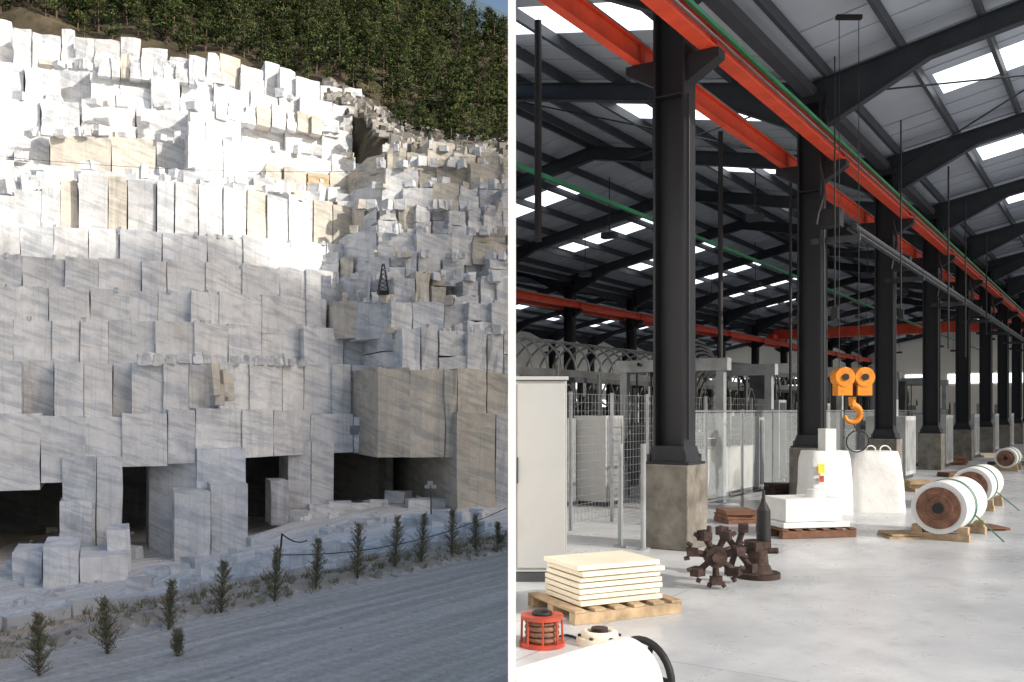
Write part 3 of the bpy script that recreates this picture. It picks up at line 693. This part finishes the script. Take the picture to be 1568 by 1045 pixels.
# ---------- crane hook block
hk=MB(); Yh=13.6; c=W(1305,586,Yh); s=Yh/F
for dx in (-15,15):
    cx=c.x+dx*s
    hk.cyl((cx,Yh-.13,c.z+8*s),(cx,Yh+.13,c.z+8*s),15*s,15*s,24,0); hk.box(cx-11*s,cx+11*s,Yh-.12,Yh+.12,c.z-20*s,c.z+8*s,0)
    hk.cyl((cx,Yh-.15,c.z+8*s),(cx,Yh+.15,c.z+8*s),5*s,5*s,16,1)
    hk.cyl((cx-5*s,Yh,c.z+10*s),(cx-5*s,Yh,7.5),.006,.006,6,1)
hk.box(c.x-10*s,c.x+10*s,Yh-.07,Yh+.07,c.z-22*s,c.z-6*s,1); hk.cyl((c.x,Yh,c.z-20*s),(c.x,Yh,c.z-36*s),.06,.05,12,0)
pts=[Vector((c.x+12*s*math.sin(a),Yh,c.z-48*s+13*s*math.cos(a))) for a in [ -.1+ 4.6*i/16 for i in range(17)]]
for i in range(16): hk.cyl(pts[i],pts[i+1],(.06-.002*i),(.058-.002*i),10,0)
hk.torus((c.x+8*s,Yh,c.z-90*s),(0,1,.2),17*s,.010,24,6,2); 
hk.cyl((c.x,Yh,c.z-60*s),(c.x+8*s,Yh,c.z-74*s),.012,.012,5,2)
hk.box(c.x-.24,c.x+.14,Yh-.04,Yh+.04,7.46,7.52,1)
hk.make('crane_hook',[M_yel,M_black,M_black])
def pallet(m,c,w,d,rot,mi,h=.13):
    M=Matrix.Translation(c)@Matrix.Rotation(rot,4,'Z')
    for k in range(3): y=-d/2+k*(d-.09)/2; m.box(-w/2,w/2,y,y+.09,0,h-.045,mi,M=M)
    n=6
    for k in range(n): x=-w/2+k*(w-.1)/(n-1); m.box(x,x+.1,-d/2,d/2,h-.043,h-.02,mi,M=M)
    return M
m=MB(); p=FL(925,948); M=pallet(m,p+Vector((.03,.35,0)),1.0,.8,.45,1)
for k in range(7):
    z=.115+k*.046; m.box(-.40+R(-.02,.02),.38+R(-.02,.02),-.30+R(-.02,.02),.28,z,z+.036,0,M=M)
    if k<6: m.box(-.36,.34,-.26,.25,z+.036,z+.046,1,M=M)
m.make('marble_slab_stack',[M_slab,M_wood],clip=1,bevel=.003)
m=MB(); p=FL(830,988); 
m.cyl(p,p+Vector((0,0,.03)),.16,.16,28,0); m.cyl(p+Vector((0,0,.19)),p+Vector((0,0,.215)),.15,.15,28,0); m.cyl(p+Vector((0,0,.03)),p+Vector((0,0,.19)),.10,.10,24,1)
for z in (.05,.09,.13,.17): m.torus(p+Vector((0,0,z)),(0,0,1),.105,.018,28,8,2)
for a in range(8): t=a*.785; m.cyl(p+Vector((.145*math.cos(t),.145*math.sin(t),.02)),p+Vector((.14*math.cos(t),.14*math.sin(t),.2)),.008,.008,6,0)
m.torus(p+Vector((0,0,.225)),(0,0,1),.06,.015,20,6,1)
pts=[p+Vector((.1+.5*i/12,.12+.12*math.sin(i*.8),.012)) for i in range(13)]; m.tube(pts,.01,5,1)
m.make('cable_reel',[M_red,M_black,M_rust2],clip=1)
m=MB(); p=FL(918,985); m.cyl(p,p+Vector((0,0,.05)),.17,.16,28,0); m.torus(p+Vector((0,0,.06)),(0,0,1),.10,.035,28,8,0); m.cyl(p+Vector((0,0,.05)),p+Vector((0,0,.11)),.06,.06,16,1)
for a in range(6): t=a*1.047; m.cyl(p+Vector((.14*math.cos(t),.14*math.sin(t),.05)),p+Vector((.14*math.cos(t),.14*math.sin(t),.065)),.014,.014,6,1)
m.make('pipe_flange',[M_slab,M_rust])
m=MB(); a=Vector((-.1,4.55,.06)); b=Vector((.68,5.2,.12)); d=(b-a).normalized(); 
m.cyl(a,b,.25,.24,48,0,capmi=1); m.cyl(b,b+d*.03,.24,.20,48,0)
m.cyl(b,b+d*.10,.05,.05,16,1); m.torus(b+d*.11,d,.20,.022,32,8,1)
for k in range(5):
    t=k*1.2566; o=d.orthogonal().normalized(); w_=d.cross(o); m.cyl(b+d*.11,b+d*.11+(o*math.cos(t)+w_*math.sin(t))*.2,.02,.016,6,1)
m.make('marble_roll',[M_slab2,M_black,M_wood],clip=1)
m=MB(); c=FL(1095,902)+Vector((0,0,.0)); c.z=.30; s=c.y/F
m.cyl(c-Vector((0,.07,0)),c+Vector((0,.07,0)),.10,.10,16,0); m.cyl(c-Vector((0,.12,0)),c-Vector((0,.07,0)),.05,.05,12,0); 
for k in range(7):
    t=k*2*math.pi/7+.25; dr_=Vector((math.cos(t),-.1,math.sin(t))); e=c+dr_*.22; m.cyl(c+dr_*.06,e,.028,.035,8,0)
    m.obox(e+Vector((0,0,-.04)),.10,.10,.08,t,0,j=.01); sd=Vector((-math.sin(t),0,math.cos(t))); m.cyl(e+dr_*.02-sd*.055,e+dr_*.06-sd*.075,.025,.02,6,0); m.cyl(e+dr_*.02+sd*.055,e+dr_*.06+sd*.075,.025,.02,6,0)
c2=c+Vector((.27,.3,.02)); 
for k in range(6):
    t=k*1.047+.2; dr_=Vector((math.cos(t)*.8,-.6*math.cos(t),math.sin(t))); m.cyl(c2,c2+dr_*.24,.03,.03,8,0); m.obox(c2+dr_*.22-Vector((0,0,.04)),.09,.09,.08,t,0)
m.cyl(c,c2,.05,.05,10,0)
m.make('rotary_hub_tool',[M_rust],clip=1)
m=MB(); p=FL(1160,884)
m.cyl(p,p+Vector((0,0,.05)),.22,.22,28,0); m.cyl(p+Vector((0,0,.05)),p+Vector((0,0,.12)),.15,.12,24,0); m.cyl(p+Vector((0,0,.12)),p+Vector((0,0,.30)),.11,.09,20,0); m.cyl(p+Vector((0,0,.30)),p+Vector((0,0,.36)),.13,.13,20,0)
m.cyl(p+Vector((.06,0,.36)),p+Vector((.06,0,.66)),.07,.065,18,1); m.cyl(p+Vector((.06,0,.66)),p+Vector((.06,0,.75)),.065,.02,18,1); m.cyl(p+Vector((.06,0,.75)),p+Vector((.06,0,.86)),.018,.014,10,1)
m.cyl(p+Vector((-.25,0,.26)),p+Vector((.2,0,.26)),.03,.03,8,0); m.make('drill_head_stand',[M_rust,M_black])
m=MB(); p=FL(1250,826); M=pallet(m,p+Vector((0,.45,0)),1.05,.75,.2,1,.14); m.box(-.48,.46,-.32,.32,.125,.20,0,M=M); m.box(-.44,.36,-.3,.3,.205,.50,0,M=M); m.cyl((0.12,-.05,.5),(0.12,-.05,.6),.13,.10,20,0,M=M)
for x in (-.3,0,.3): m.box(x-.03,x+.03,-.36,-.325,.02,.06,2,M=M)
m.make('palletised_marble_block',[M_slab2,M_woodd,M_black],bevel=.02)
def tapered(m,c,w,d,h,top,rot,mi):
    M=Matrix.Translation(c)@Matrix.Rotation(rot,4,'Z'); a,b=w/2,d/2; t=top
    n=9; K2=36; sd_=R(0,50)
    vs=[]
    for k in range(n):
        f=k/(n-1); q_=1-(1-t)*f**1.6-(.06 if k==n-1 else 0)
        for i in range(K2):
            an=2*math.pi*i/K2; cx=math.copysign(abs(math.cos(an))**.4,math.cos(an)); sy=math.copysign(abs(math.sin(an))**.4,math.sin(an)); fo_=1+.05*noise.noise(Vector((math.cos(an)*3+sd_,math.sin(an)*3,f*2)))
            vs.append((cx*a*q_*fo_,sy*b*q_*fo_,h*f))
    fs=[(k*K2+i,k*K2+(i+1)%K2,(k+1)*K2+(i+1)%K2,(k+1)*K2+i) for k in range(n-1) for i in range(K2)]
    m.add(vs,fs,mi,(1,1,1),M,True); m.add(vs,[tuple(range((n-1)*K2,n*K2))],mi,(1,1,1),M,False); return M
m=MB(); p=FL(1276,790); M=tapered(m,p+Vector((0,.4,0)),.78,.6,1.0,.88,.15,0); m.box(-.27,-.17,-.325,-.31,.66,.80,1,M=M); m.box(-.26,-.18,-.328,-.326,.52,.62,2,M=M); m.box(-.06,.12,-.15,.1,.98,1.35,0,M=M)
m.make('stone_saw_housing',[M_slab2,M_yellow,M_red])
m=MB(); p=FL(1353,786); tapered(m,p+Vector((0,.35,0)),.86,.6,.98,.80,-.1,0); m.torus(p+Vector((-.1,.3,.98)),(0,1,.3),.09,.012,16,6,0); m.torus(p+Vector((.15,.3,.98)),(0,1,-.3),.09,.012,16,6,0)
m.make('bulk_bag',[M_slab2])
def roll(px,py,r,L,ang,nm):
    m=MB(); p=FL(px,py); d=Vector((math.sin(ang),math.cos(ang),0)); side=Vector((d.y,-d.x,0))
    a=p+Vector((0,0,r+.08)); b=a+d*L
    m.cyl(a,b,r,r,40,0,capmi=0); m.cyl(a-d*.02,a-d*.003,r*.80,r*.80,36,1); m.torus(a-d*.02,d,r*.5,.015,24,6,1); m.cyl(a-d*.05,a,r*.2,r*.2,16,2)
    for f in (.4,.46): m.torus(a+d*L*f,d,r+.002,.009,40,6,3)
    for f in (.08,.85):
        c=a+d*L*f; M=Matrix.Translation((c.x,c.y,0))@Matrix.Rotation(-ang,4,'Z'); m.box(-r*1.05,r*1.05,-.07,.07,0,.09,4,M=M); m.box(-r*1.0,-r*.62,-.06,.06,.09,.18,4,M=M); m.box(r*.62,r*1.0,-.06,.06,.09,.18,4,M=M)
    m.cyl(a+side*(r+.02)+d*L*.3+Vector((0,0,-.1)),p+side*(r+.35)+d*L*.3,.010,.010,5,3)
    m.make(nm,[M_slab2,M_rust2,M_black,M_gstrap,M_wood])
roll(1437,828,.33,1.25,.66,'marble_column_drum'); roll(1487,782,.31,1.3,.62,'marble_column_drum'); roll(1540,722,.27,1.2,.6,'marble_column_drum')
for (px,py,w,h,mt) in ((1385,822,.5,.06,M_wood),(1407,752,.5,.22,M_wood),(1447,712,1.3,.25,M_woodd),(1466,730,.9,.12,M_woodd),(1530,700,1.4,.14,M_slab),(1545,712,1.2,.10,M_woodd),(1225,745,.5,.3,M_woodd),(1500,810,.6,.05,M_woodd),(1130,800,.5,.2,M_woodd),(1200,770,.6,.35,M_rust)):
    m=MB(); p=FL(px,py); n=max(2,int(h/.06))
    for k in range(n): m.obox((p.x+R(-.03,.03),p.y+R(-.03,.03),k*h/n),w*R(.85,1),.5*R(.8,1),h/n-.006,R(-.2,.3),0)
    m.make('timber_stack',[mt])
for (n,w) in ((2,0),(3,0),(4,0),(5,0),(6,0)):
    m=MB(); s=S0+n*DS+1.2; v=-LA-.2; m.box(v-.5,v+.4,s,s+1.2,.1,1.5,0); m.box(v-.45,v+.35,s+.05,s+1.15,0,.1,1); m.box(v+.402,v+.41,s+.1,s+1.1,.2,1.4,2); m.box(v-.3,v+.1,s+.3,s+.7,1.5,1.9,2)
    m.make('electrical_cabinet',[M_machw,M_machd,M_mach],clip=1,fac=True)
# ================================================================= light, sky, camera
w=bpy.data.worlds.new('World'); scene.world=w; w.use_nodes=True; t=w.node_tree
sky=t.nodes.new('ShaderNodeTexSky'); sky.sky_type='NISHITA'; sky.sun_disc=False; sky.sun_elevation=EL; sky.sun_rotation=math.radians(120); sky.air_density=1.0; sky.dust_density=3.0; sky.ozone_density=1.0
t.links.new(sky.outputs[0],t.nodes['Background'].inputs[0]); t.nodes['Background'].inputs[1].default_value=.15
ld=bpy.data.lights.new('sun','SUN'); ld.energy=4.2; ld.angle=math.radians(.5); ld.color=(1,.94,.85)
lo_=bpy.data.objects.new('sun',ld); scene.collection.objects.link(lo_)
sd=Vector((.866*math.cos(EL),-.5*math.cos(EL),math.sin(EL))); lo_.rotation_euler=sd.to_track_quat('Z','Y').to_euler(); lo_.location=(50,-50,80)
cd=bpy.data.cameras.new('camera'); cam=bpy.data.objects.new('camera',cd); scene.collection.objects.link(cam)
cam.location=(0,0,CZ); cam.rotation_euler=(math.radians(90),0,0); cd.sensor_width=36; cd.lens=36*F/1568; cd.shift_y=105.5/1568; cd.clip_end=6000; cd.clip_start=.05
scene.camera=cam
